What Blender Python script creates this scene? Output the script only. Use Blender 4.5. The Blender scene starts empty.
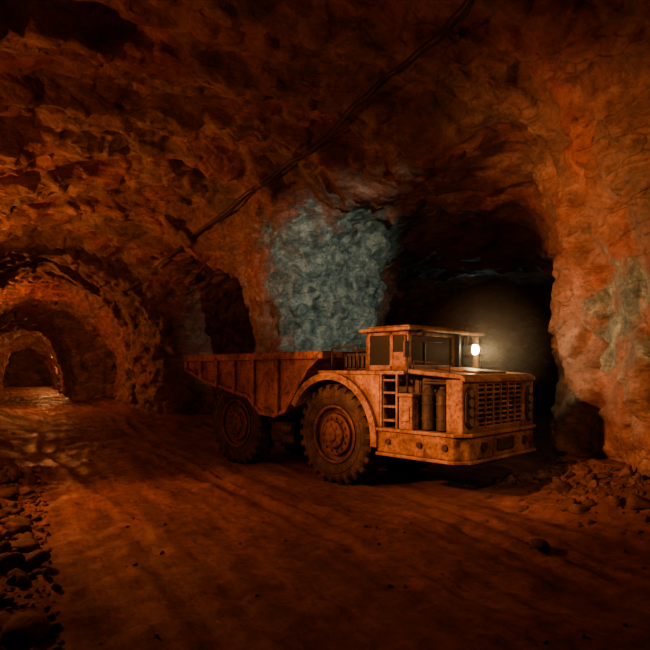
import bpy, bmesh, math, random
import numpy as np
from mathutils import Vector, Matrix
from mathutils.bvhtree import BVHTree
random.seed(7); np.random.seed(7)
scene=bpy.context.scene
COL=scene.collection

# ------------------------------------------------------------------ noise
def _h(ix,iy,iz,s):
    with np.errstate(over='ignore'):
        n=ix.astype(np.uint32)*np.uint32(374761393)+iy.astype(np.uint32)*np.uint32(668265263)+iz.astype(np.uint32)*np.uint32(2147483647)+np.uint32((s*974634777)&0xffffffff)
        n=(n^(n>>np.uint32(13)))*np.uint32(1274126177)
        n=(n^(n>>np.uint32(16)))*np.uint32(2246822519)
        n=n^(n>>np.uint32(15))
    return (n&np.uint32(0xffffff)).astype(np.float32)/np.float32(16777215.0)
def vnoise(p,s=0):
    i=np.floor(p).astype(np.int32); f=(p-i).astype(np.float32); u=f*f*(3-2*f)
    r=0
    for dx in (0,1):
        for dy in (0,1):
            for dz in (0,1):
                w=(u[:,0] if dx else 1-u[:,0])*(u[:,1] if dy else 1-u[:,1])*(u[:,2] if dz else 1-u[:,2])
                r=r+w*_h(i[:,0]+dx,i[:,1]+dy,i[:,2]+dz,s)
    return r*2-1
def fbm(p,o=4,s=0,g=.5):
    a=1;r=0
    for k in range(o):
        r=r+a*vnoise(p*(2.03**k)+17.3*k,s+k); a*=g
    return r
def facet(p,s=0,tilt=1.0):
    """fractured rock: every Voronoi cell carries its own tilted plane"""
    p=p.astype(np.float32)
    i=np.floor(p).astype(np.int32); best=np.full(len(p),1e9,np.float32); sec=np.full(len(p),1e9,np.float32); val=np.zeros(len(p),np.float32)
    for dx in (-1,0,1):
        for dy in (-1,0,1):
            for dz in (-1,0,1):
                c=i+np.array([dx,dy,dz],np.int32)
                h1=_h(c[:,0],c[:,1],c[:,2],s+1);h2=_h(c[:,0],c[:,1],c[:,2],s+2);h3=_h(c[:,0],c[:,1],c[:,2],s+3)
                d=p-(c+np.stack([h1,h2,h3],1)); dd=(d*d).sum(1)
                m=dd<best
                sec=np.where(m,best,np.minimum(sec,dd))
                v=((h2*7.3%1*2-1)*d[:,0]+(h3*5.7%1*2-1)*d[:,1]+(h1*9.1%1*2-1)*d[:,2])*tilt+((h1+h2*3)%1-.5)*.6
                val=np.where(m,v,val); best=np.where(m,dd,best)
    edge=np.clip((np.sqrt(sec)-np.sqrt(best))/.15,0,1)
    return val*edge-(1-edge)*.10

# ------------------------------------------------------------------ plan of the mine (a = along drift, b = across)
DX,DY=-.466,.885; NX,NY=.885,.466
def ab2xy(a,b): return DX*a+NX*b, DY*a+NY*b
def xy2ab(x,y): return DX*x+DY*y, NX*x+NY*y
KA=[-12,0,4.7,7.1,9,12,17,18.5,25,27.0,38,50]
KB=[7,7,7.5,8.3,8.6,8.2,8.0,6.4,5.4,4.4,4.2,4.2]
HA=[-12,0,9,13,17,25,38,50]; HH=[6.6,6.8,7.2,7.3,7.1,6.4,5.6,5.5]
def smin(a,b,k):
    h=np.clip(.5+.5*(b-a)/k,0,1); return b*(1-h)+a*h-k*h*(1-h)
def smax(a,b,k): return -smin(-a,-b,k)
def sup(b,z,w,h,n=2.6):
    return ((np.abs(b)/w)**n+(np.maximum(z,0)/h)**n)**(1/n)*np.minimum(w,h)-np.minimum(w,h)
def saw(t):
    f=t-np.floor(t); return np.where(f<.8,f/.8,(1-f)/.2)
def sdf(a,b,z):
    x,y=ab2xy(a,b)
    br=np.interp(a,KA,KB).astype(np.float32); h=np.interp(a,HA,HH).astype(np.float32)
    wa=a+.45*np.sin(b*.8+a*.3)+.3*np.sin(z*1.3+b*.5)
    rip=1+.012*np.sin(a*1.3)+.060*saw(wa/2.3)+.026*saw(wa*1.07/.9+.3)-.02
    bl=-2.7; w=(br-bl)/2*rip; c=(br+bl)/2
    nn=np.interp(a,[0,9,13,20],[2.7,3.1,2.9,2.5]).astype(np.float32)
    f=sup(b-c,z,w,h*rip,nn)
    f=smax(f,smax(a-40.0,-11-a,.8),.8)
    q=.917*x-.4*y; e=.4*x+.917*y
    c1=smax(sup(q+3.2,z,3.1,6.2-.03*np.maximum(e-13,0),5.5),smax(e-36,10.0-e,.6),.6)
    f=smin(f,c1,.4)
    c2=smax(sup(a-21.5,z,3.9,6.3,3.2),smax(b-26,3-b,.8),.8)
    f=smin(f,c2,.5)
    c3=smax(sup(a-36.4,z,2.3,4.6,2.8),smax(b-14,1.5-b,.8),.8)
    f=smin(f,c3,.4)
    rb=1-.12*np.exp(-((a-46)/1.1)**2)-.18*np.exp(-((a-54)/1.2)**2)-.24*np.exp(-((a-65)/1.3)**2)
    ft=smax(sup(b+.3,z,2.9*rb,5.6*rb,2.3),smax(a-80,36-a,.8),.8)
    f=smin(f,ft,.3)
    # rock pillar left standing
    zz=np.clip(z,0,8)
    hw=1.6+.7*(zz/7)**3+.3*np.exp(-zz/.8)
    da=np.abs(a-16.05)-hw*1.0; db=np.abs(b-7.95)-hw*1.1
    R=1.1
    d=np.sqrt(np.maximum(da+R,0)**2+np.maximum(db+R,0)**2)-R+np.minimum(np.maximum(da+R,db+R),0)
    f=smax(f,-d,.7)
    return f

def axis(parts):
    out=[]
    for lo,hi,st in parts:
        n=int(round((hi-lo)/st)); out+=list(lo+(hi-lo)*np.arange(n)/n)
    out.append(parts[-1][1]); return np.array(out,np.float32)
A=axis([(-12.5,0,.3),(0,20,.12),(20,32,.17),(32,81.5,.26)])
B=axis([(-4.5,11,.125),(11,27,.34)])
Z=axis([(-.5,8.6,.125)])
G=np.stack(np.meshgrid(A,B,Z,indexing='ij'),-1)
F=sdf(G[...,0],G[...,1],G[...,2]).astype(np.float32)
near=np.abs(F)<1.0
P=G[near].astype(np.float32)
F[near]+=(fbm(P*np.array([.33,.33,.45],np.float32),3,5)*.22+ (np.abs(fbm(P*.8+9,2,11))-.35)*.10).astype(np.float32)
F[F==0]=1e-4
F[0]=F[-1]=1;F[:,0]=F[:,-1]=1;F[:,:,-1]=1
ins=F<0
# surface nets
c=[ins[dx:ins.shape[0]-1+dx,dy:ins.shape[1]-1+dy,dz:ins.shape[2]-1+dz] for dx in (0,1) for dy in (0,1) for dz in (0,1)]
s=sum(k.astype(np.int8) for k in c); act=(s>0)&(s<8)
idx=np.argwhere(act); vid=-np.ones(act.shape,np.int64); vid[act]=np.arange(len(idx))
cs=[(dx,dy,dz) for dx in (0,1) for dy in (0,1) for dz in (0,1)]
cv=np.stack([F[idx[:,0]+o[0],idx[:,1]+o[1],idx[:,2]+o[2]] for o in cs],1)
acc=np.zeros((len(idx),3)); cnt=np.zeros(len(idx))
for i0,o0 in enumerate(cs):
    for ax in range(3):
        if o0[ax]==0:
            o1=list(o0); o1[ax]=1; i1=cs.index(tuple(o1))
            m=(cv[:,i0]<0)!=(cv[:,i1]<0)
            t=cv[:,i0]/(cv[:,i0]-cv[:,i1]+1e-12)
            pt=np.tile(np.array(o0,float),(len(idx),1)); pt[:,ax]=t
            acc[m]+=pt[m]; cnt[m]+=1
loc=acc/cnt[:,None]
def mp(ax,i,f): return ax[i]+(ax[i+1]-ax[i])*f
V=np.stack([mp(A,idx[:,0],loc[:,0]),mp(B,idx[:,1],loc[:,1]),mp(Z,idx[:,2],loc[:,2])],1)
faces=[]
for ax in range(3):
    sl0=[slice(None)]*3; sl1=[slice(None)]*3; sl0[ax]=slice(0,-1); sl1[ax]=slice(1,None)
    a0=ins[tuple(sl0)]; a1=ins[tuple(sl1)]
    e=np.argwhere(a0!=a1); u,v=(ax+1)%3,(ax+2)%3
    ok=(e[:,u]>0)&(e[:,v]>0)&(e[:,u]<F.shape[u]-1)&(e[:,v]<F.shape[v]-1); e=e[ok]
    def g(du,dv):
        k=e.copy();k[:,u]-=du;k[:,v]-=dv; return vid[k[:,0],k[:,1],k[:,2]]
    q=np.stack([g(1,1),g(0,1),g(0,0),g(1,0)],1)
    fl=a0[e[:,0],e[:,1],e[:,2]]
    q[fl]=q[fl][:,::-1]
    faces.append(q)
Q=np.concatenate(faces); Q=Q[(Q>=0).all(1)]
X,Y=ab2xy(V[:,0],V[:,1]); W=np.stack([X,Y,V[:,2]],1)

def mesh_np(name,v,f):
    me=bpy.data.meshes.new(name)
    me.vertices.add(len(v)); me.vertices.foreach_set('co',np.ascontiguousarray(v,np.float32).ravel())
    n=f.shape[1]
    me.loops.add(len(f)*n); me.loops.foreach_set('vertex_index',np.ascontiguousarray(f,np.int32).ravel())
    me.polygons.add(len(f)); me.polygons.foreach_set('loop_start',np.arange(0,len(f)*n,n,dtype=np.int32))
    me.update(calc_edges=True); return me
me=mesh_np('tmp',W,Q); ob=bpy.data.objects.new('tmp',me); COL.objects.link(ob)
md=ob.modifiers.new('s','SUBSURF'); md.levels=1; md.render_levels=1
dg=bpy.context.evaluated_depsgraph_get(); me2=bpy.data.meshes.new_from_object(ob.evaluated_get(dg))
bpy.data.objects.remove(ob)
def getco(m):
    a=np.zeros(len(m.vertices)*3,np.float32); m.vertices.foreach_get('co',a); return a.reshape(-1,3)
def getno(m):
    a=np.zeros(len(m.vertices)*3,np.float32); m.vertices.foreach_get('normal',a); return a.reshape(-1,3)
co=getco(me2); no=getno(me2)
qq=np.zeros(len(me2.loops),np.int32); me2.loops.foreach_get('vertex_index',qq); qq=qq.reshape(-1,4)
warp=np.stack([fbm(co*.9,2,31),fbm(co*.9,2,41),fbm(co*.9,2,51)],1)*.35
st=np.array([1,1,1.25],np.float32)
disp=facet((co+warp)*.6*st,3)*.22+facet((co+warp*.6)*1.6*st,13,1.2)*.12+facet((co+warp*.3)*4.3*st,23,1.2)*.03+fbm(co*1.7,3,71)*.025+fbm(co*6,2,77)*.010
co2=co-no*disp[:,None]
mesh_all=mesh_np('tmp2',co2,qq); nrm=getno(mesh_all)
bm_=bmesh.new(); bm_.from_mesh(me); cavebvh=BVHTree.FromBMesh(bm_); bm_.free()
ctr=co2[qq].mean(1); ca,cb=xy2ab(ctr[:,0],ctr[:,1]); cz=ctr[:,2]
pil=(ca>13.0)&(ca<18.9)&(cb>5.3)&(cb<10.8)&(cz<6.2)
ceil=(cz>4.3)&~pil
left=(cb<1.5)&~ceil&~pil
right=~(pil|ceil|left)
# teal mineral staining
def blob(cx,cy,cz_,rx,ry,rz):
    d=((co2[:,0]-cx)/rx)**2+((co2[:,1]-cy)/ry)**2+((co2[:,2]-cz_)/rz)**2
    return np.exp(-d)
va,vb=xy2ab(co2[:,0],co2[:,1])
teal=np.exp(-((va-14.4)/1.5)**2-((vb-8.2)/2.5)**4)*1.15*(np.clip((co2[:,2]+.5)/2,0,1))*np.clip((7.6-co2[:,2])/1.2,0,1)
teal=np.maximum(teal,blob(4.6,8.6,2.6,1.2,1.2,1.8)*.65)
teal=np.clip(teal+fbm(co2*.8,3,91)*.38*(teal>.08),0,1)

# ------------------------------------------------------------------ material helpers
class NT:
    def __init__(s,name):
        s.m=bpy.data.materials.new(name); s.m.use_nodes=True; s.t=s.m.node_tree; s.t.nodes.clear()
        s.out=s.n('ShaderNodeOutputMaterial'); s.b=s.n('ShaderNodeBsdfPrincipled'); s.l(s.b.outputs[0],s.out.inputs[0])
    def n(s,k,**kw):
        x=s.t.nodes.new(k)
        for a,b in kw.items(): setattr(x,a,b)
        return x
    def l(s,a,b): s.t.links.new(a,b)
    def noise(s,vec,scale,detail=4,rough=.55,dist=0,kind=None):
        x=s.n('ShaderNodeTexNoise')
        if kind: x.noise_type=kind
        x.inputs['Scale'].default_value=scale; x.inputs['Detail'].default_value=detail
        x.inputs['Roughness'].default_value=rough; x.inputs['Distortion'].default_value=dist
        if vec: s.l(vec,x.inputs['Vector'])
        return x.outputs[0]
    def ramp(s,fac,stops):
        x=s.n('ShaderNodeValToRGB'); e=x.color_ramp.elements
        while len(e)<len(stops): e.new(.5)
        for k,(p,c) in zip(e,stops): k.position=p; k.color=(*c,1) if len(c)==3 else c
        s.l(fac,x.inputs[0]); return x.outputs[0]
    def mix(s,f,a,b,mode='MIX'):
        x=s.n('ShaderNodeMix',data_type='RGBA',blend_type=mode)
        for v,i in ((f,0),(a,6),(b,7)):
            if hasattr(v,'links') : s.l(v,x.inputs[i])
            elif i==0: x.inputs[0].default_value=v
            else: x.inputs[i].default_value=(*v,1)
        return x.outputs[2]
    def math(s,op,a,b=0.0):
        x=s.n('ShaderNodeMath',operation=op)
        for v,i in ((a,0),(b,1)):
            if hasattr(v,'links'): s.l(v,x.inputs[i])
            else: x.inputs[i].default_value=v
        return x.outputs[0]
    def bump(s,h,strength=.5,dist=.05,prev=None):
        x=s.n('ShaderNodeBump'); x.inputs['Strength'].default_value=strength; x.inputs['Distance'].default_value=dist
        s.l(h,x.inputs['Height'])
        if prev: s.l(prev,x.inputs['Normal'])
        return x.outputs[0]
    def setc(s,c=None,r=None,mt=None,nm=None,spec=None):
        for v,k in ((c,'Base Color'),(r,'Roughness'),(mt,'Metallic'),(nm,'Normal'),(spec,'Specular IOR Level')):
            if v is None: continue
            if hasattr(v,'links'): s.l(v,s.b.inputs[k])
            elif isinstance(v,tuple): s.b.inputs[k].default_value=(*v,1)
            else: s.b.inputs[k].default_value=v
def g3(v): return (v,v,v)

def rock_mat():
    m=NT('mine_rock'); geo=m.n('ShaderNodeNewGeometry'); pos=geo.outputs['Position']
    mp_=m.n('ShaderNodeMapping'); mp_.inputs['Scale'].default_value=(1,1,2.4); mp_.inputs['Rotation'].default_value=(.15,.2,0); m.l(pos,mp_.inputs[0]); sv=mp_.outputs[0]
    big=m.noise(pos,.45,5,.6,.6); st=m.noise(sv,.9,9,.64,.9); fine=m.noise(pos,13,5,.7)
    c=m.ramp(st,[(.36,(.06,.032,.023)),(.46,(.16,.08,.048)),(.55,(.31,.175,.11)),(.66,(.56,.38,.27))])
    c2=m.ramp(big,[(.36,(.38,.10,.042)),(.5,(.26,.16,.115)),(.62,(.15,.14,.12))])
    c=m.mix(.5,c,c2,'MIX')
    at=m.n('ShaderNodeAttribute',attribute_name='teal')
    tn=m.noise(pos,1.3,8,.7,1.0)
    tf=m.math('MULTIPLY',m.ramp(m.math('ADD',m.math('MULTIPLY',at.outputs['Fac'],.75),m.math('MULTIPLY',tn,1.0)),[(.86,g3(0)),(1.10,g3(1))]),.9)
    tc=m.ramp(m.noise(pos,2.6,8,.72,.8),[(.36,(.03,.075,.08)),(.5,(.14,.25,.24)),(.64,(.42,.52,.45))])
    c=m.mix(tf,c,tc)
    c=m.mix(.5,c,m.ramp(fine,[(.38,g3(.35)),(.55,g3(1.1))]),'MULTIPLY')
    wp=m.n('ShaderNodeVectorMath',operation='ADD'); nn=m.n('ShaderNodeTexNoise'); nn.inputs['Scale'].default_value=1.3; nn.inputs['Detail'].default_value=5
    vor=m.n('ShaderNodeTexVoronoi',feature='DISTANCE_TO_EDGE'); vor.inputs['Scale'].default_value=1.1
    m.l(pos,nn.inputs['Vector']); m.l(sv,wp.inputs[0]); m.l(nn.outputs['Color'],wp.inputs[1]); m.l(wp.outputs[0],vor.inputs['Vector'])
    crk=m.ramp(vor.outputs['Distance'],[(0,g3(.25)),(.03,g3(1))])
    cm=m.ramp(m.noise(pos,.9,3),[(.44,g3(1)),(.54,g3(0))])
    crk2=m.mix(cm,crk,g3(1))
    c=m.mix(.65,c,crk2,'MULTIPLY')
    n1=m.bump(crk2,.45,.04)
    n2=m.bump(m.noise(sv,2.6,9,.64,.4),.85,.12,n1); n3=m.bump(fine,.6,.018,n2)
    m.setc(c,m.ramp(m.noise(pos,3,4),[(.35,g3(.38)),(.65,g3(.75))]),0.0,n3,.5)
    return m.m
ROCK=rock_mat()
def sub_mesh(name,mask,mat):
    f=qq[mask]; u,inv=np.unique(f,return_inverse=True); f2=inv.reshape(f.shape)
    m=mesh_np(name,co2[u],f2)
    at=m.attributes.new('teal','FLOAT','POINT'); at.data.foreach_set('value',teal[u].astype(np.float32))
    m.polygons.foreach_set('use_smooth',np.ones(len(f2),bool))
    m.normals_split_custom_set_from_vertices([tuple(x) for x in nrm[u].tolist()])
    m.materials.append(mat); o=bpy.data.objects.new(name,m); COL.objects.link(o); return o
sub_mesh('ceiling',ceil,ROCK); sub_mesh('wall_left',left,ROCK); sub_mesh('wall_right',right,ROCK); sub_mesh('rock_pillar',pil,ROCK)

# ------------------------------------------------------------------ floor
def sm(t): t=np.clip(t,0,1); return t*t*(3-2*t)
def floor_h(x,y):
    x=np.asarray(x,float); y=np.asarray(y,float); a,b=xy2ab(x,y)
    p=np.stack([x,y,x*0],-1).reshape(-1,3); sh=x.shape
    lx=(x-1.95)*.70-(y-7.9)*.71; ly=(x-1.95)*.71+(y-7.9)*.70
    tr=np.exp(-(np.maximum(np.abs(lx+3.8)-3.0,0)/.8)**2-(np.maximum(np.abs(ly-1.2)-1.0,0)/.5)**2)
    h=fbm(p*.55,3,201).reshape(sh)*.06+ (fbm(p*3.1,4,211).reshape(sh)*.034+np.abs(fbm(p*9,2,215).reshape(sh))*.018)
    wob=.3*np.sin(a*.3)+.06*np.sin(a*1.1)
    am=.6+.4*np.sin(a*.5+b)
    for c in (.9,1.25,2.9,3.25,4.7,5.1,6.0):
        d=(b-c-wob*(1 if c<4 else .4)-(c-3)*.03*(a-6))
        h=h-.040*am*np.exp(-(d/.13)**2)+.024*am*np.exp(-((np.abs(d)-.22)/.07)**2)
    h=h*(1-.92*tr)
    h=h+.75*sm((.15-b+.25*np.sin(a*1.3))/2.6)*sm((33-a)/8)
    br=np.interp(a,KA,KB); h=h+.55*sm((b-(br-1.9))/1.9)*sm((7.6-a)/1.5)+.25*sm((b-(br-1.0))/1.0)*sm((a-26)/2)*sm((44-a)/3)
    return h
FA=axis([(-12,1.5,.3),(1.5,13,.05),(13,22,.12),(22,81,.4)])
FB=axis([(-4,-2,.2),(-2,8.5,.055),(8.5,27,.3)])
ga,gb=np.meshgrid(FA,FB,indexing='ij'); fx,fy=ab2xy(ga.astype(float),gb.astype(float)); fz=floor_h(fx,fy)
na,nb=ga.shape; I=np.arange(na*nb).reshape(na,nb)
fq=np.stack([I[:-1,:-1],I[1:,:-1],I[1:,1:],I[:-1,1:]],-1).reshape(-1,4)[:,::-1]
fm=mesh_np('floor',np.stack([fx,fy,fz],-1).reshape(-1,3),fq); fm.polygons.foreach_set('use_smooth',np.ones(len(fq),bool))
m=NT('muddy_floor'); geo=m.n('ShaderNodeNewGeometry'); pos=geo.outputs['Position']
mpn=m.n('ShaderNodeMapping'); mpn.inputs['Rotation'].default_value=(0,0,math.radians(27.8)); mpn.vector_type='TEXTURE'
mpn.inputs['Scale'].default_value=(.3,2.6,1); m.l(pos,mpn.inputs[0]); sv=mpn.outputs[0]
c=m.ramp(m.noise(sv,.8,8,.7,.3),[(.34,(.12,.046,.028)),(.5,(.28,.115,.068)),(.66,(.46,.22,.14))])
c=m.mix(.8,c,m.ramp(m.noise(pos,7,8,.8),[(.36,g3(.25)),(.58,g3(1.15))]),'MULTIPLY')
wet=m.ramp(m.noise(pos,.8,5,.6,.4),[(.42,g3(.34)),(.6,g3(.78))])
n1=m.bump(m.noise(sv,3,7,.7),.6,.06); n2=m.bump(m.noise(pos,12,8,.8),1.0,.06,n1); n3=m.bump(m.noise(pos,50,3,.7),.6,.016,n2)
m.setc(c,wet,0.0,n3,.45)
fm.materials.append(m.m); FLOOR=bpy.data.objects.new('floor',fm); COL.objects.link(FLOOR)

# ------------------------------------------------------------------ rubble
def ico(sub):
    bm=bmesh.new(); bmesh.ops.create_icosphere(bm,subdivisions=sub,radius=1); v=np.array([x.co[:] for x in bm.verts]); f=np.array([[x.index for x in q.verts] for q in bm.faces]); bm.free(); return v,f
ICO={2:ico(2),3:ico(3)}
def rocks(name,items,mat):
    vs=[];fs=[];o=0
    rng=np.random.RandomState(len(items))
    zs=floor_h(np.array([i[0] for i in items]),np.array([i[1] for i in items]))
    for (x,y,sz),z in zip(items,zs):
        v,f=ICO[3 if sz>.07 else 2]
        n=rng.normal(size=(8,3)); n/=np.linalg.norm(n,axis=1)[:,None]; d=rng.uniform(.35,.9,8)
        dt=v@n.T; r=np.where(dt>.05,d/np.maximum(dt,.05),9).min(1); r=np.minimum(r,1.15)
        p=v*r[:,None]*np.array([rng.uniform(.7,1.5),rng.uniform(.7,1.2),rng.uniform(.6,1.05)])*sz
        p+=fbm(p/sz*2+rng.rand(3)*50,2,5)[:,None]*v*sz*.05
        th=rng.rand()*6.28; ct,stt=math.cos(th),math.sin(th); p=p@np.array([[ct,stt,0],[-stt,ct,0],[0,0,1]])
        p+=np.array([x,y,float(z)+sz*.2]); vs.append(p); fs.append(f+o); o+=len(v)
    me=mesh_np(name,np.concatenate(vs),np.concatenate(fs)); me.materials.append(mat)
    ob=bpy.data.objects.new(name,me); COL.objects.link(ob); return ob
m=NT('rubble_rock'); geo=m.n('ShaderNodeNewGeometry'); pos=geo.outputs['Position']
c=m.ramp(m.noise(pos,2.2,6,.6),[(.3,(.05,.026,.018)),(.55,(.16,.085,.055)),(.75,(.28,.17,.12))])
c=m.mix(.7,c,m.ramp(m.noise(pos,16,7,.7),[(.36,g3(.3)),(.58,g3(1.1))]),'MULTIPLY')
m.setc(c,.68,0.0,m.bump(m.noise(pos,18,7,.7),.8,.04),.4); RUB=m.m
rng=np.random.RandomState(3); L=[]
for i in range(1500):
    a=rng.uniform(2.2,13.0); b=.2-abs(rng.normal())*.95
    if b<-2.3: continue
    x,y=ab2xy(a,b); sz=.010+.15*rng.rand()**7*(1 if b<.0 else .3)+.020*rng.rand()
    if x*x+y*y<6: continue
    L.append((x,y,sz))
rocks('rubble_pile',L,RUB)
L=[]
for i in range(800):
    a=rng.uniform(1.5,7.4); br=np.interp(a,KA,KB); b=br-.2-abs(rng.normal())*.6
    x,y=ab2xy(a,b); sz=.012+.11*rng.rand()**7+.022*rng.rand()
    lx=(x-1.95)*.70-(y-7.9)*.71; ly=(x-1.95)*.71+(y-7.9)*.70
    if lx<-1.2 and -0.3<ly<2.7: continue
    L.append((x,y,sz))
rocks('rubble_pile.001',L,RUB)
L=[]
for i in range(420):
    a=rng.uniform(1.5,20); b=rng.uniform(.3,7); x,y=ab2xy(a,b); lx=(x-1.95)*.70-(y-7.9)*.71; ly=(x-1.95)*.71+(y-7.9)*.70
    if -7.8<lx<.3 and -.4<ly<2.8: continue
    L.append((x,y,.008+.025*rng.rand()**3))
rocks('loose_stones',L,RUB).parent=FLOOR

# ------------------------------------------------------------------ truck
T=bpy.data.objects.new('mining_dump_truck',None); COL.objects.link(T)
T.location=(1.95,7.9,0); T.rotation_euler=(0,0,math.atan2(-.71,.70)); T.empty_display_size=.5
def paint(name,c0,c1,c2,rough=.5,dirt=.5):
    m=NT(name); geo=m.n('ShaderNodeNewGeometry'); pos=geo.outputs['Position']
    n=m.noise(pos,2.6,7,.72,.6); c=m.ramp(n,[(.38,c2),(.50,c1),(.64,c0)])
    mpz=m.n('ShaderNodeMapping'); mpz.inputs['Scale'].default_value=(4,4,1.3); m.l(pos,mpz.inputs[0])
    c=m.mix(dirt,c,m.ramp(m.noise(mpz.outputs[0],1.4,7,.75),[(.38,g3(.3)),(.58,g3(1.1))]),'MULTIPLY')
    c=m.mix(.75,c,m.ramp(m.noise(pos,18,7,.8),[(.40,g3(.2)),(.53,g3(1.05))]),'MULTIPLY')
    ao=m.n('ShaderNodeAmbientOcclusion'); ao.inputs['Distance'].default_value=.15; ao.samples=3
    c=m.mix(.8,c,m.ramp(ao.outputs['AO'],[(.4,(.22,.14,.1)),(.88,g3(1))]),'MULTIPLY')  # creases darkened in the paint colour by ambient occlusion
    m.setc(c,m.ramp(m.noise(pos,5,4),[(.35,g3(rough-.12)),(.65,g3(rough+.25))]),0.0,m.bump(m.noise(pos,30,5,.7),.3,.012),.5)
    return m.m
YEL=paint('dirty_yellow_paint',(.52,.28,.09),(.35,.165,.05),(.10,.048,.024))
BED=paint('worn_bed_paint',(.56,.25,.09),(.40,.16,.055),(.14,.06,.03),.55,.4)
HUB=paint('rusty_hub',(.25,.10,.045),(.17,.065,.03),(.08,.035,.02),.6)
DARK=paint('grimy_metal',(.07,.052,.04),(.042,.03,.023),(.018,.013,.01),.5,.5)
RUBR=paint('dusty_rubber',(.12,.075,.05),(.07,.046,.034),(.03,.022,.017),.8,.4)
m=NT('cab_glass'); m.setc((.02,.025,.025),.12,0.0,None,.6); GLS=m.m
m=NT('lamp_lens'); m.setc((1,.85,.6),.3); m.b.inputs['Emission Color'].default_value=(1,.74,.36,1); m.b.inputs['Emission Strength'].default_value=180; LMP=m.m
m=NT('dull_lens'); m.setc((.2,.16,.11),.25,0.3); LENS=m.m

def add(name,bm,mat,bev=0,smooth=False,seg=2):
    me=bpy.data.meshes.new(name); bmesh.ops.recalc_face_normals(bm,faces=bm.faces); bm.to_mesh(me); bm.free(); me.materials.append(mat)
    o=bpy.data.objects.new(name,me); COL.objects.link(o); o.parent=T
    if smooth:
        for p in me.polygons: p.use_smooth=True
    if bev:
        b=o.modifiers.new('bevel','BEVEL'); b.width=bev; b.segments=seg; b.limit_method='ANGLE'
    return o
def bx(bm,x0,x1,y0,y1,z0,z1):
    vs=[bm.verts.new((x,y,z)) for x in (x0,x1) for y in (y0,y1) for z in (z0,z1)]
    for f in ((0,1,3,2),(4,6,7,5),(0,4,5,1),(2,3,7,6),(0,2,6,4),(1,5,7,3)): bm.faces.new([vs[i] for i in f])
def prism(bm,pts,lo,hi,ax='y'):
    def P(p,h): return (p[0],h,p[1]) if ax=='y' else ((p[0],p[1],h) if ax=='z' else (h,p[0],p[1]))
    a=[bm.verts.new(P(p,lo)) for p in pts]; b=[bm.verts.new(P(p,hi)) for p in pts]; n=len(pts)
    bm.faces.new(a); bm.faces.new(b[::-1])
    for i in range(n): bm.faces.new([a[i],b[i],b[(i+1)%n],a[(i+1)%n]])
def cyl(bm,p0,p1,r,seg=20,r2=None):
    p0=Vector(p0);p1=Vector(p1);d=p1-p0
    M=Matrix.Translation((p0+p1)/2)@d.to_track_quat('Z','Y').to_matrix().to_4x4()
    bmesh.ops.create_cone(bm,cap_ends=True,segments=seg,radius1=r,radius2=r if r2 is None else r2,depth=d.length,matrix=M)
def lathe(bm,prof,cx,cy,cz,sgn,seg=64):
    rings=[]
    for r,y in prof:
        rings.append([bm.verts.new((cx+r*math.cos(2*math.pi*i/seg),cy+sgn*y,cz+r*math.sin(2*math.pi*i/seg))) for i in range(seg)])
    for a,b in zip(rings[:-1],rings[1:]):
        for i in range(seg): bm.faces.new([a[i],a[(i+1)%seg],b[(i+1)%seg],b[i]])
    return rings
def boxes(name,lst,mat,bev=.01):
    bm=bmesh.new()
    for l in lst: bx(bm,*l)
    return add(name,bm,mat,bev)
R=.90
def wheel(i,cx,yo,sgn):
    cz=R-.035
    bm=bmesh.new()
    prof=[(.50,.07),(.54,.035),(.62,.0),(.70,.0),(.78,.02),(.835,.07),(.845,.14),(.85,.26),(.845,.38),(.835,.45),(.78,.50),(.70,.52),(.54,.50),(.48,.44),(.48,.09),(.50,.07)]
    lathe(bm,prof,cx,yo,cz,sgn)
    lathe(bm,[(.655,.004),(.66,-.012),(.675,-.012),(.68,.004)],cx,yo,cz,sgn)
    o=add(f'tyre_{i}',bm,RUBR,0,True)
    bm=bmesh.new(); n=26
    for k in range(n):
        for half in (0,1):
            th=2*math.pi*(k+.5*half)/n
            y0,y1=(.035,.25) if half==0 else (.27,.485)
            tA,tB=(.035,-.035) if half==0 else (-.035,.035)
            vs=[]
            for y,dt in ((y0,tA),(y1,tB)):
                ro=.90 if .1<y<.42 else .885
                for r in (.80,ro):
                    for w in (-.048,.048):
                        t=th+dt+w*1.25
                        vs.append(bm.verts.new((cx+r*math.cos(t),yo+sgn*y,cz+r*math.sin(t))))
            for f in ((0,1,3,2),(4,6,7,5),(0,4,5,1),(2,3,7,6),(0,2,6,4),(1,5,7,3)): bm.faces.new([vs[j] for j in f])
            vs=[]
            for y,r0,r1 in ((.01 if half==0 else .51,.70,.80),(y0 if half==0 else y1,.78,.885)):
                for r in (r0,r1):
                    for w in (-.045,.045):
                        t=th+(tA if half==0 else tB)+w*1.2
                        vs.append(bm.verts.new((cx+r*math.cos(t),yo+sgn*y,cz+r*math.sin(t))))
            for f in ((0,1,3,2),(4,6,7,5),(0,4,5,1),(2,3,7,6),(0,2,6,4),(1,5,7,3)): bm.faces.new([vs[j] for j in f])
    add(f'tread_{i}',bm,RUBR,.008)
    bm=bmesh.new()
    rg=lathe(bm,[(.50,.09),(.515,.03),(.49,.02),(.465,.035),(.455,.10),(.40,.13),(.375,.12),(.36,.06),(.33,.05),(.25,.05),(.24,.0),(.215,-.02),(.13,-.03),(.12,-.055),(.10,-.06),(.001,-.06)],cx,yo,cz,sgn)
    for k in range(14):
        t=2*math.pi*k/14; x=cx+.29*math.cos(t); z=cz+.29*math.sin(t); cyl(bm,(x,yo+sgn*.06,z),(x,yo+sgn*.02,z),.022,6)
    for k in range(8):
        t=2*math.pi*k/8; x=cx+.175*math.cos(t); z=cz+.175*math.sin(t); cyl(bm,(x,yo+sgn*.0,z),(x,yo-sgn*.04,z),.018,6)
    o=add(f'hub_{i}',bm,HUB,0,False)
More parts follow.
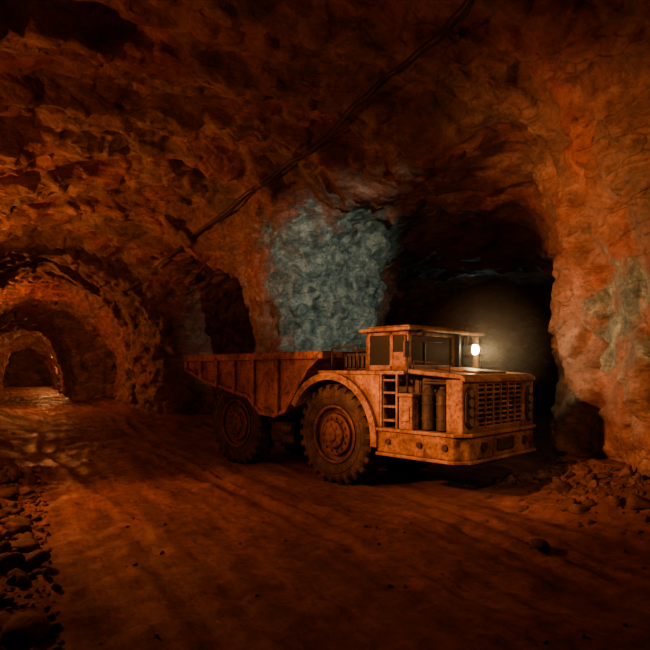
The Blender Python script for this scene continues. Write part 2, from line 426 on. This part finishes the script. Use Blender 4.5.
for i,(cx,yo,sg) in enumerate([(-2.66,.06,1),(-5.62,.08,1),(-2.66,2.34,-1),(-5.62,2.32,-1)],1): wheel(i,cx,yo,sg)
boxes('chassis_frame',[(-6.8,-.4,.72,.92,.62,1.0),(-6.8,-.4,1.48,1.68,.62,1.0),(-4.6,-3.9,.85,1.55,.55,1.05),(-1.8,-.3,.6,1.8,.5,.66),(-6.8,-6.6,.72,1.68,.62,1.0)],DARK,.02)
bm=bmesh.new()
for cx in (-2.66,-5.62): cyl(bm,(cx,.4,R-.035),(cx,2.0,R-.035),.17); cyl(bm,(cx,.95,R-.035),(cx,1.45,R-.035),.3)
cyl(bm,(-4.15,.25,.85),(-3.85,.25,.85),.12); cyl(bm,(-4.6,.9,.9),(-4.0,1.0,1.55),.07); cyl(bm,(-5.0,.8,.95),(-4.3,.8,1.5),.09)
add('axles_and_hoists',bm,DARK,0)
boxes('fuel_tank',[(-4.62,-3.9,.25,.8,.55,.98)],DARK,.06)
# dump bed
side=[(-7.42,2.25),(-7.42,1.98),(-6.55,1.70),(-5.0,1.42),(-4.62,1.12),(-4.12,1.08),(-3.82,1.2),(-3.18,2.0),(-2.82,2.25)]
bm=bmesh.new(); prism(bm,side,0,.06); prism(bm,side,2.34,2.4)
inner=[(-7.4,1.98),(-6.5,1.86),(-4.75,1.86),(-4.5,1.2),(-4.12,1.12),(-3.85,1.24),(-3.22,2.0),(-2.86,2.25)]
for i in range(len(inner)-1):
    p,q=inner[i],inner[i+1]; d=Vector((q[0]-p[0],q[1]-p[1])).normalized(); nn_=Vector((-d.y,d.x))*.06
    if nn_.y<0: nn_=-nn_
    prism(bm,[p,q,(q[0]+nn_.x,q[1]+nn_.y),(p[0]+nn_.x,p[1]+nn_.y)],.05,2.35)
add('dump_bed',bm,BED,.012)
lst=[(-7.46,-2.78,-.07,.09,2.20,2.34),(-7.46,-2.78,2.31,2.47,2.20,2.34),(-2.94,-2.78,.0,2.4,2.22,2.34),(-7.46,-7.34,.0,2.4,1.93,2.02)]
boxes('bed_rim',lst,BED,.015)
bm=bmesh.new()
def low(x):
    pts=sorted(side[1:]); return float(np.interp(x,[p[0] for p in pts],[p[1] for p in pts]))
for x in (-7.36,-6.75,-6.1,-5.45,-4.8,-4.05):
    for y0,y1 in ((-.07,.01),(2.39,2.47)):
        prism(bm,[(x-.045,2.24),(x+.045,2.24),(x+.045,low(x+.045)+.01),(x-.045,low(x-.045)+.01)],y0,y1)
for p,q in zip(side[1:-1],side[2:]):
    for y0,y1 in ((-.045,.01),(2.39,2.445)):
        prism(bm,[p,q,(q[0],q[1]+.08),(p[0],p[1]+.08)],y0,y1)
add('bed_ribs',bm,BED,.008)
bm=bmesh.new()
def arch(y0,y1,r0,r1,a0,a1,n=18,cx=-2.66,cz=.855):
    for i in range(n):
        t0=a0+(a1-a0)*i/n; t1=a0+(a1-a0)*(i+1)/n
        prism(bm,[(cx+r0*math.cos(t0),cz+r0*math.sin(t0)),(cx+r1*math.cos(t0),cz+r1*math.sin(t0)),(cx+r1*math.cos(t1),cz+r1*math.sin(t1)),(cx+r0*math.cos(t1),cz+r0*math.sin(t1))],y0,y1)
for y0,y1 in ((0,.66),(1.74,2.4)): arch(y0,y1,1.0,1.05,math.radians(-5),math.radians(150))
for y0,y1 in ((-.05,.03),(2.37,2.45)): arch(y0,y1,.98,1.10,math.radians(-5),math.radians(152))
add('wheel_arches',bm,YEL,0)
bm=bmesh.new()
pp=[(-1.55,1.05),(-1.55,1.93),(-2.66,1.93)]
arcp=[(-2.66+1.06*math.cos(t),.855+1.06*math.sin(t)) for t in np.linspace(math.radians(88),math.radians(11),10)]
prism(bm,pp+arcp,.02,.10); prism(bm,pp+arcp,2.3,2.38)
bx(bm,-2.95,-1.05,.0,2.4,1.93,1.99); bx(bm,-1.56,-1.5,.1,.72,.9,1.93)
add('deck_and_fender',bm,YEL,.012)
bm=bmesh.new(); poly=[(-1.58,0),(-.16,0),(0,.2),(0,2.2),(-.16,2.4),(-1.58,2.4)]
prism(bm,poly,.68,1.04,'z')
add('front_bumper',bm,YEL,.02)
bm=bmesh.new(); poly2=[(-1.62,-.04),(-.14,-.04),(.04,.18),(.04,2.22),(-.14,2.44),(-1.62,2.44)]; prism(bm,poly2,1.03,1.08,'z'); prism(bm,[(p[0]*.98,p[1]) for p in poly2],.64,.69,'z')
add('bumper_lips',bm,YEL,.01)
bm=bmesh.new()
for y in (.55,1.85): cyl(bm,(-.01,y,.86),(.03,y,.86),.07,20)
for x in (-1.35,-.75,-.3): cyl(bm,(x,.01,.87),(x,-.03,.87),.05,16)
bx(bm,-.02,.035,.95,1.45,.78,.95)
add('tow_eyes',bm,DARK,.005)
bm=bmesh.new()
for z in (1.18,1.4,1.62,1.82): bx(bm,-1.5,-1.2,.03,.3,z,z+.035)
bx(bm,-1.53,-1.49,0,.05,1.06,1.95); bx(bm,-1.21,-1.17,0,.05,1.06,1.95)
add('step_ladder',bm,YEL,.006)
boxes('ladder_recess',[(-1.5,-1.0,.34,.5,1.05,1.93)],DARK,.005)
boxes('side_toolbox',[(-1.14,-.88,-.01,.4,1.07,1.62),(-1.16,-.86,-.03,.42,1.58,1.64),(-1.1,-.92,-.03,.02,1.2,1.45)],YEL,.02)
bm=bmesh.new()
for x in (-.7,-.44): 
    cyl(bm,(x,.17,1.1),(x,.17,1.62),.105,24); cyl(bm,(x,.17,1.62),(x,.17,1.72),.12,24,.06); cyl(bm,(x,.17,1.25),(x,.17,1.28),.115,24); cyl(bm,(x,.17,1.48),(x,.17,1.51),.115,24)
    cyl(bm,(x,.17,1.7),(x,.42,1.78),.04,12)
cyl(bm,(-.84,.25,1.8),(-.3,.25,1.8),.03,12)
add('air_filters',bm,DARK,.004)
bm=bmesh.new()
prism(bm,[(-1.1,1.05),(-1.1,1.99),(-.3,1.92),(-.3,1.05)],.36,2.04)
add('engine_bay',bm,DARK,.01)
bm=bmesh.new()
prism(bm,[(-1.08,1.95),(-1.08,2.02),(-.1,1.935),(-.02,1.88),(-.02,1.82),(-.12,1.87)],.08,2.32)
prism(bm,[(-1.0,2.015),(-1.0,2.05),(-.2,1.98),(-.2,1.945)],.75,1.65)
add('hood',bm,YEL,.015)
bm=bmesh.new()
bx(bm,-.34,-.06,.08,.5,1.05,1.86); bx(bm,-.34,-.06,1.9,2.32,1.05,1.86); bx(bm,-.34,-.06,.5,1.9,1.05,1.16); bx(bm,-.34,-.06,.5,1.9,1.78,1.86)
add('front_housing',bm,YEL,.02)
boxes('radiator',[(-.3,-.16,.5,1.9,1.16,1.78)],DARK,.0)
bm=bmesh.new()
for k in range(8): bx(bm,-.12,-.07,.5,1.9,1.185+k*.077,1.215+k*.077)
for k in range(7): y=.5+1.4*k/6; bx(bm,-.09,-.055,y-.014,y+.014,1.14,1.8)
add('grille',bm,YEL,.004)
bm=bmesh.new(); bm2=bmesh.new()
for y in (.26,2.14):
    pts=[(y+.13*math.cos(t),1.62+.13*math.sin(t)) for t in np.linspace(0,math.pi,10)]+[(y+.13*math.cos(t),1.28+.13*math.sin(t)) for t in np.linspace(math.pi,2*math.pi,10)]
    prism(bm,pts,-.07,-.03,'x')
    for z in (1.24,1.38,1.52,1.66): cyl(bm2,(-.03,y,z),(-.01,y,z),.062,20)
add('headlight_pods',bm,DARK,.006); add('headlight_lenses',bm2,LENS,.004)
bm=bmesh.new()
zb,zt=1.99,2.62
for x,y in ((-1.95,.15),(-1.15,.15),(-1.95,1.40),(-1.15,1.40)): bx(bm,x,x+.08,y,y+.08,zb,zt)
bx(bm,-1.45,-1.38,.15,.22,zb,zt)
bx(bm,-1.95,-1.07,.15,.22,zb,zb+.09); bx(bm,-1.95,-1.07,.15,.22,zt-.06,zt)
bx(bm,-1.15,-1.07,.15,1.48,zb,zb+.09); bx(bm,-1.15,-1.07,.15,1.48,zt-.07,zt)
bx(bm,-1.38,-1.1,.15,.2,zb,zb+.3)
bx(bm,-1.95,-1.88,.15,1.48,zb,zt); bx(bm,-1.9,-1.1,1.42,1.48,zb,zb+.3)
bx(bm,-1.15,-1.07,2.2,2.28,zb,zt); bx(bm,-1.95,-1.87,2.2,2.28,zb,zt)
add('cab_frame',bm,YEL,.012)
bm=bmesh.new(); bx(bm,-2.04,-.98,.06,2.34,zt,zt+.06); bx(bm,-1.96,-1.1,.2,1.45,zt+.06,zt+.1)
add('cab_roof',bm,YEL,.02)
boxes('cab_glass',[(-1.12,-1.10,.22,1.41,zb+.08,zt-.06),(-1.88,-1.45,.17,.19,zb+.08,zt-.05),(-1.38,-1.15,.17,.19,zb+.29,zt-.05)],GLS,0)
boxes('wiper',[(-1.09,-1.075,.6,.63,zb+.1,zb+.45),(-1.09,-1.07,.3,1.1,zb+.46,zb+.475)],DARK,0)
boxes('rear_engine_cover',[(-2.75,-2.02,.45,2.2,1.99,2.3),(-2.6,-2.15,.5,1.2,2.3,2.36)]+[(-2.7+.1*k,-2.64+.1*k,.41,.46,2.04,2.25) for k in range(7)],DARK,.015)
bm=bmesh.new()
def rail(pts,r=.016):
    for p,q in zip(pts[:-1],pts[1:]): cyl(bm,p,q,r,8)
rail([(-2.7,.1,1.99),(-2.7,.1,2.38),(-2.1,.1,2.42),(-2.1,.1,1.99)]); rail([(-1.05,.1,1.6),(-1.03,.06,2.3),(-1.08,.1,2.55)])
rail([(-.95,.12,2.0),(-.95,.12,2.14),(-.3,.12,2.08),(-.3,.12,1.95)],.011)
rail([(-1.0,2.25,2.0),(-1.0,2.25,2.3)]); 
cyl(bm,(-2.3,1.9,2.3),(-2.3,1.9,2.6),.06,16)
add('handrails',bm,DARK,0,True)
bm=bmesh.new(); cyl(bm,(-1.12,1.9,2.36),(-.94,1.9,2.36),.095,24); bx(bm,-1.12,-1.05,1.87,1.93,2.42,2.63)
bx(bm,-1.08,-1.0,1.5,1.56,2.0,2.62); cyl(bm,(-1.0,.35,2.58),(-.92,.35,2.58),.06,16)
add('work_lamp_housing',bm,DARK,.004)
bm=bmesh.new(); bmesh.ops.create_uvsphere(bm,u_segments=24,v_segments=12,radius=.09,matrix=Matrix.Translation((-.93,1.9,2.36))@Matrix.Diagonal((.7,1,1,1)))
add('work_lamp_lens',bm,LMP,0,True)
boxes('side_mirror',[(-1.0,-.96,-.08,.04,2.2,2.45)],DARK,.01)

# ------------------------------------------------------------------ ceiling cables
cam_o=Vector((0,0,2.0))
way=[(478,-25),(455,8),(425,38),(385,68),(352,100),(325,130),(285,158),(245,190),(205,222),(165,255),(130,285),(100,305)]
hits=[]
for px,py in way:
    d=Vector(((px-325)/560,1,(370-py)/560)).normalized(); h=cavebvh.ray_cast(cam_o,d)
    if h[0] is not None: hits.append(h[0]-d*.4+Vector((0,0,-.12)))
bmc=bpy.data.curves.new('ceiling_cable','CURVE'); bmc.dimensions='3D'; bmc.bevel_depth=.018; bmc.bevel_resolution=3
for k in range(3):
    pts=[]; off=Vector((.04*k-.04,.03*k,-.03*(k%2)))
    for i,h in enumerate(hits):
        pts.append(h+off+Vector((random.uniform(-.02,.02),0,random.uniform(-.03,.02))))
        if i<len(hits)-1: pts.append((h+hits[i+1])/2+off+Vector((0,0,-.06-.07*k*random.random())))
    sp=bmc.splines.new('NURBS'); sp.points.add(len(pts)-1); sp.order_u=3; sp.use_endpoint_u=True
    for q,p in zip(sp.points,pts): q.co=(*p,1)
m=NT('black_cable'); m.setc((.012,.009,.008),.55); bmc.materials.append(m.m)
COL.objects.link(bpy.data.objects.new('ceiling_cable',bmc))

# ------------------------------------------------------------------ lights
def light(name,kind,loc,power,col,size=.2,target=None,angle=60,blend=.6):
    l=bpy.data.lights.new(name,kind); l.energy=power; l.color=col
    if kind=='AREA': l.size=size
    else: l.shadow_soft_size=size
    if kind=='SPOT': l.spot_size=math.radians(angle); l.spot_blend=blend
    o=bpy.data.objects.new(name,l); o.location=loc; COL.objects.link(o)
    if target: o.rotation_euler=(Vector(target)-Vector(loc)).to_track_quat('-Z','Y').to_euler()
    return o
OR=(1,.27,.07)
def abp(a,b,z): x,y=ab2xy(a,b); return (x,y,z)
light('tunnel_floodlight','SPOT',abp(7.0,-1.5,3.7),4200,(1,.30,.085),.12,(4.5,9.6,2.7),58,.9)
light('hood_fill_light','SPOT',(2.9,2.6,5.2),700,(1,.50,.22),.2,(1.9,8.9,1.6),42,.9)  # added unseen above the view to brighten the truck's hood and front
light('floor_fill_light','SPOT',abp(10.5,-1.6,3.6),850,(1,.26,.07),.15,abp(7.8,2.3,0),72,.9)  # extra off-view spot added to brighten the mid-left floor
light('tunnel_lamp','POINT',abp(9.0,-1.7,2.9),260,OR,.12)
light('ceiling_fill_light','SPOT',abp(17.0,-2.1,2.4),1100,OR,.12,abp(17.5,1.5,7.5),115,.6)  # added off-view, aimed up so it lights only the ceiling arcs
light('tunnel_lamp.004','POINT',abp(30.5,-2.1,3.2),650,OR,.12)
light('tunnel_lamp.002','POINT',abp(50,1.9,3.4),280,(1,.33,.09),.12)
light('tunnel_lamp.003','POINT',abp(59,1.7,3.2),350,(1,.33,.09),.12)
light('tunnel_lamp.005','POINT',abp(70,1.4,3.0),250,(1,.33,.09),.12)
M=Matrix.Translation(T.location)@Matrix.Rotation(T.rotation_euler.z,4,'Z')
lp=M@Vector((-.80,1.9,2.36)); lt=M@Vector((3,2.0,1.6))
light('work_lamp_beam','SPOT',lp,36,(1,.66,.34),.06,lt,120,.9)
light('chamber_fill_light','POINT',(6.5,24,4.5),14,(.45,.9,.8),.3)  # unseen greenish fill inside the side chamber
light('pillar_fill_light','SPOT',(2.6,4.0,4.8),2600,(1,.88,.68),.10,(.35,15.0,4.6),27,.7)  # narrow spot added out of frame just to light the teal pillar
# haze ball added round the truck's lamp to give it a halo
bm=bmesh.new(); bmesh.ops.create_icosphere(bm,subdivisions=3,radius=1.2)
me=bpy.data.meshes.new('lamp_halo_haze'); bm.to_mesh(me); bm.free()
hz=bpy.data.objects.new('lamp_halo_haze',me); hz.location=M@Vector((-.75,1.9,2.4)); COL.objects.link(hz)
mt=bpy.data.materials.new('halo_scatter'); mt.use_nodes=True; t=mt.node_tree; t.nodes.clear()
o_=t.nodes.new('ShaderNodeOutputMaterial'); vs=t.nodes.new('ShaderNodeVolumeScatter'); vs.inputs['Anisotropy'].default_value=.2; vs.inputs['Color'].default_value=(1,.9,.75,1)
tc=t.nodes.new('ShaderNodeTexCoord'); ln=t.nodes.new('ShaderNodeVectorMath'); ln.operation='LENGTH'; mr=t.nodes.new('ShaderNodeMapRange')
mr.inputs['From Min'].default_value=0; mr.inputs['From Max'].default_value=1.2; mr.inputs['To Min'].default_value=.12; mr.inputs['To Max'].default_value=0
t.links.new(tc.outputs['Object'],ln.inputs[0]); t.links.new(ln.outputs['Value'],mr.inputs['Value']); t.links.new(mr.outputs[0],vs.inputs['Density']); t.links.new(vs.outputs[0],o_.inputs['Volume'])
me.materials.append(mt)
w=bpy.data.worlds.new('mine_darkness'); scene.world=w; w.use_nodes=True
w.node_tree.nodes['Background'].inputs[0].default_value=(.4,.15,.07,1); w.node_tree.nodes['Background'].inputs[1].default_value=.0

cam=bpy.data.cameras.new('camera'); co_=bpy.data.objects.new('camera',cam); COL.objects.link(co_)
co_.location=cam_o; co_.rotation_euler=(math.radians(90),0,0); cam.lens=560/650*36; cam.sensor_width=36; cam.shift_y=45/650
cam.clip_end=200; scene.camera=co_
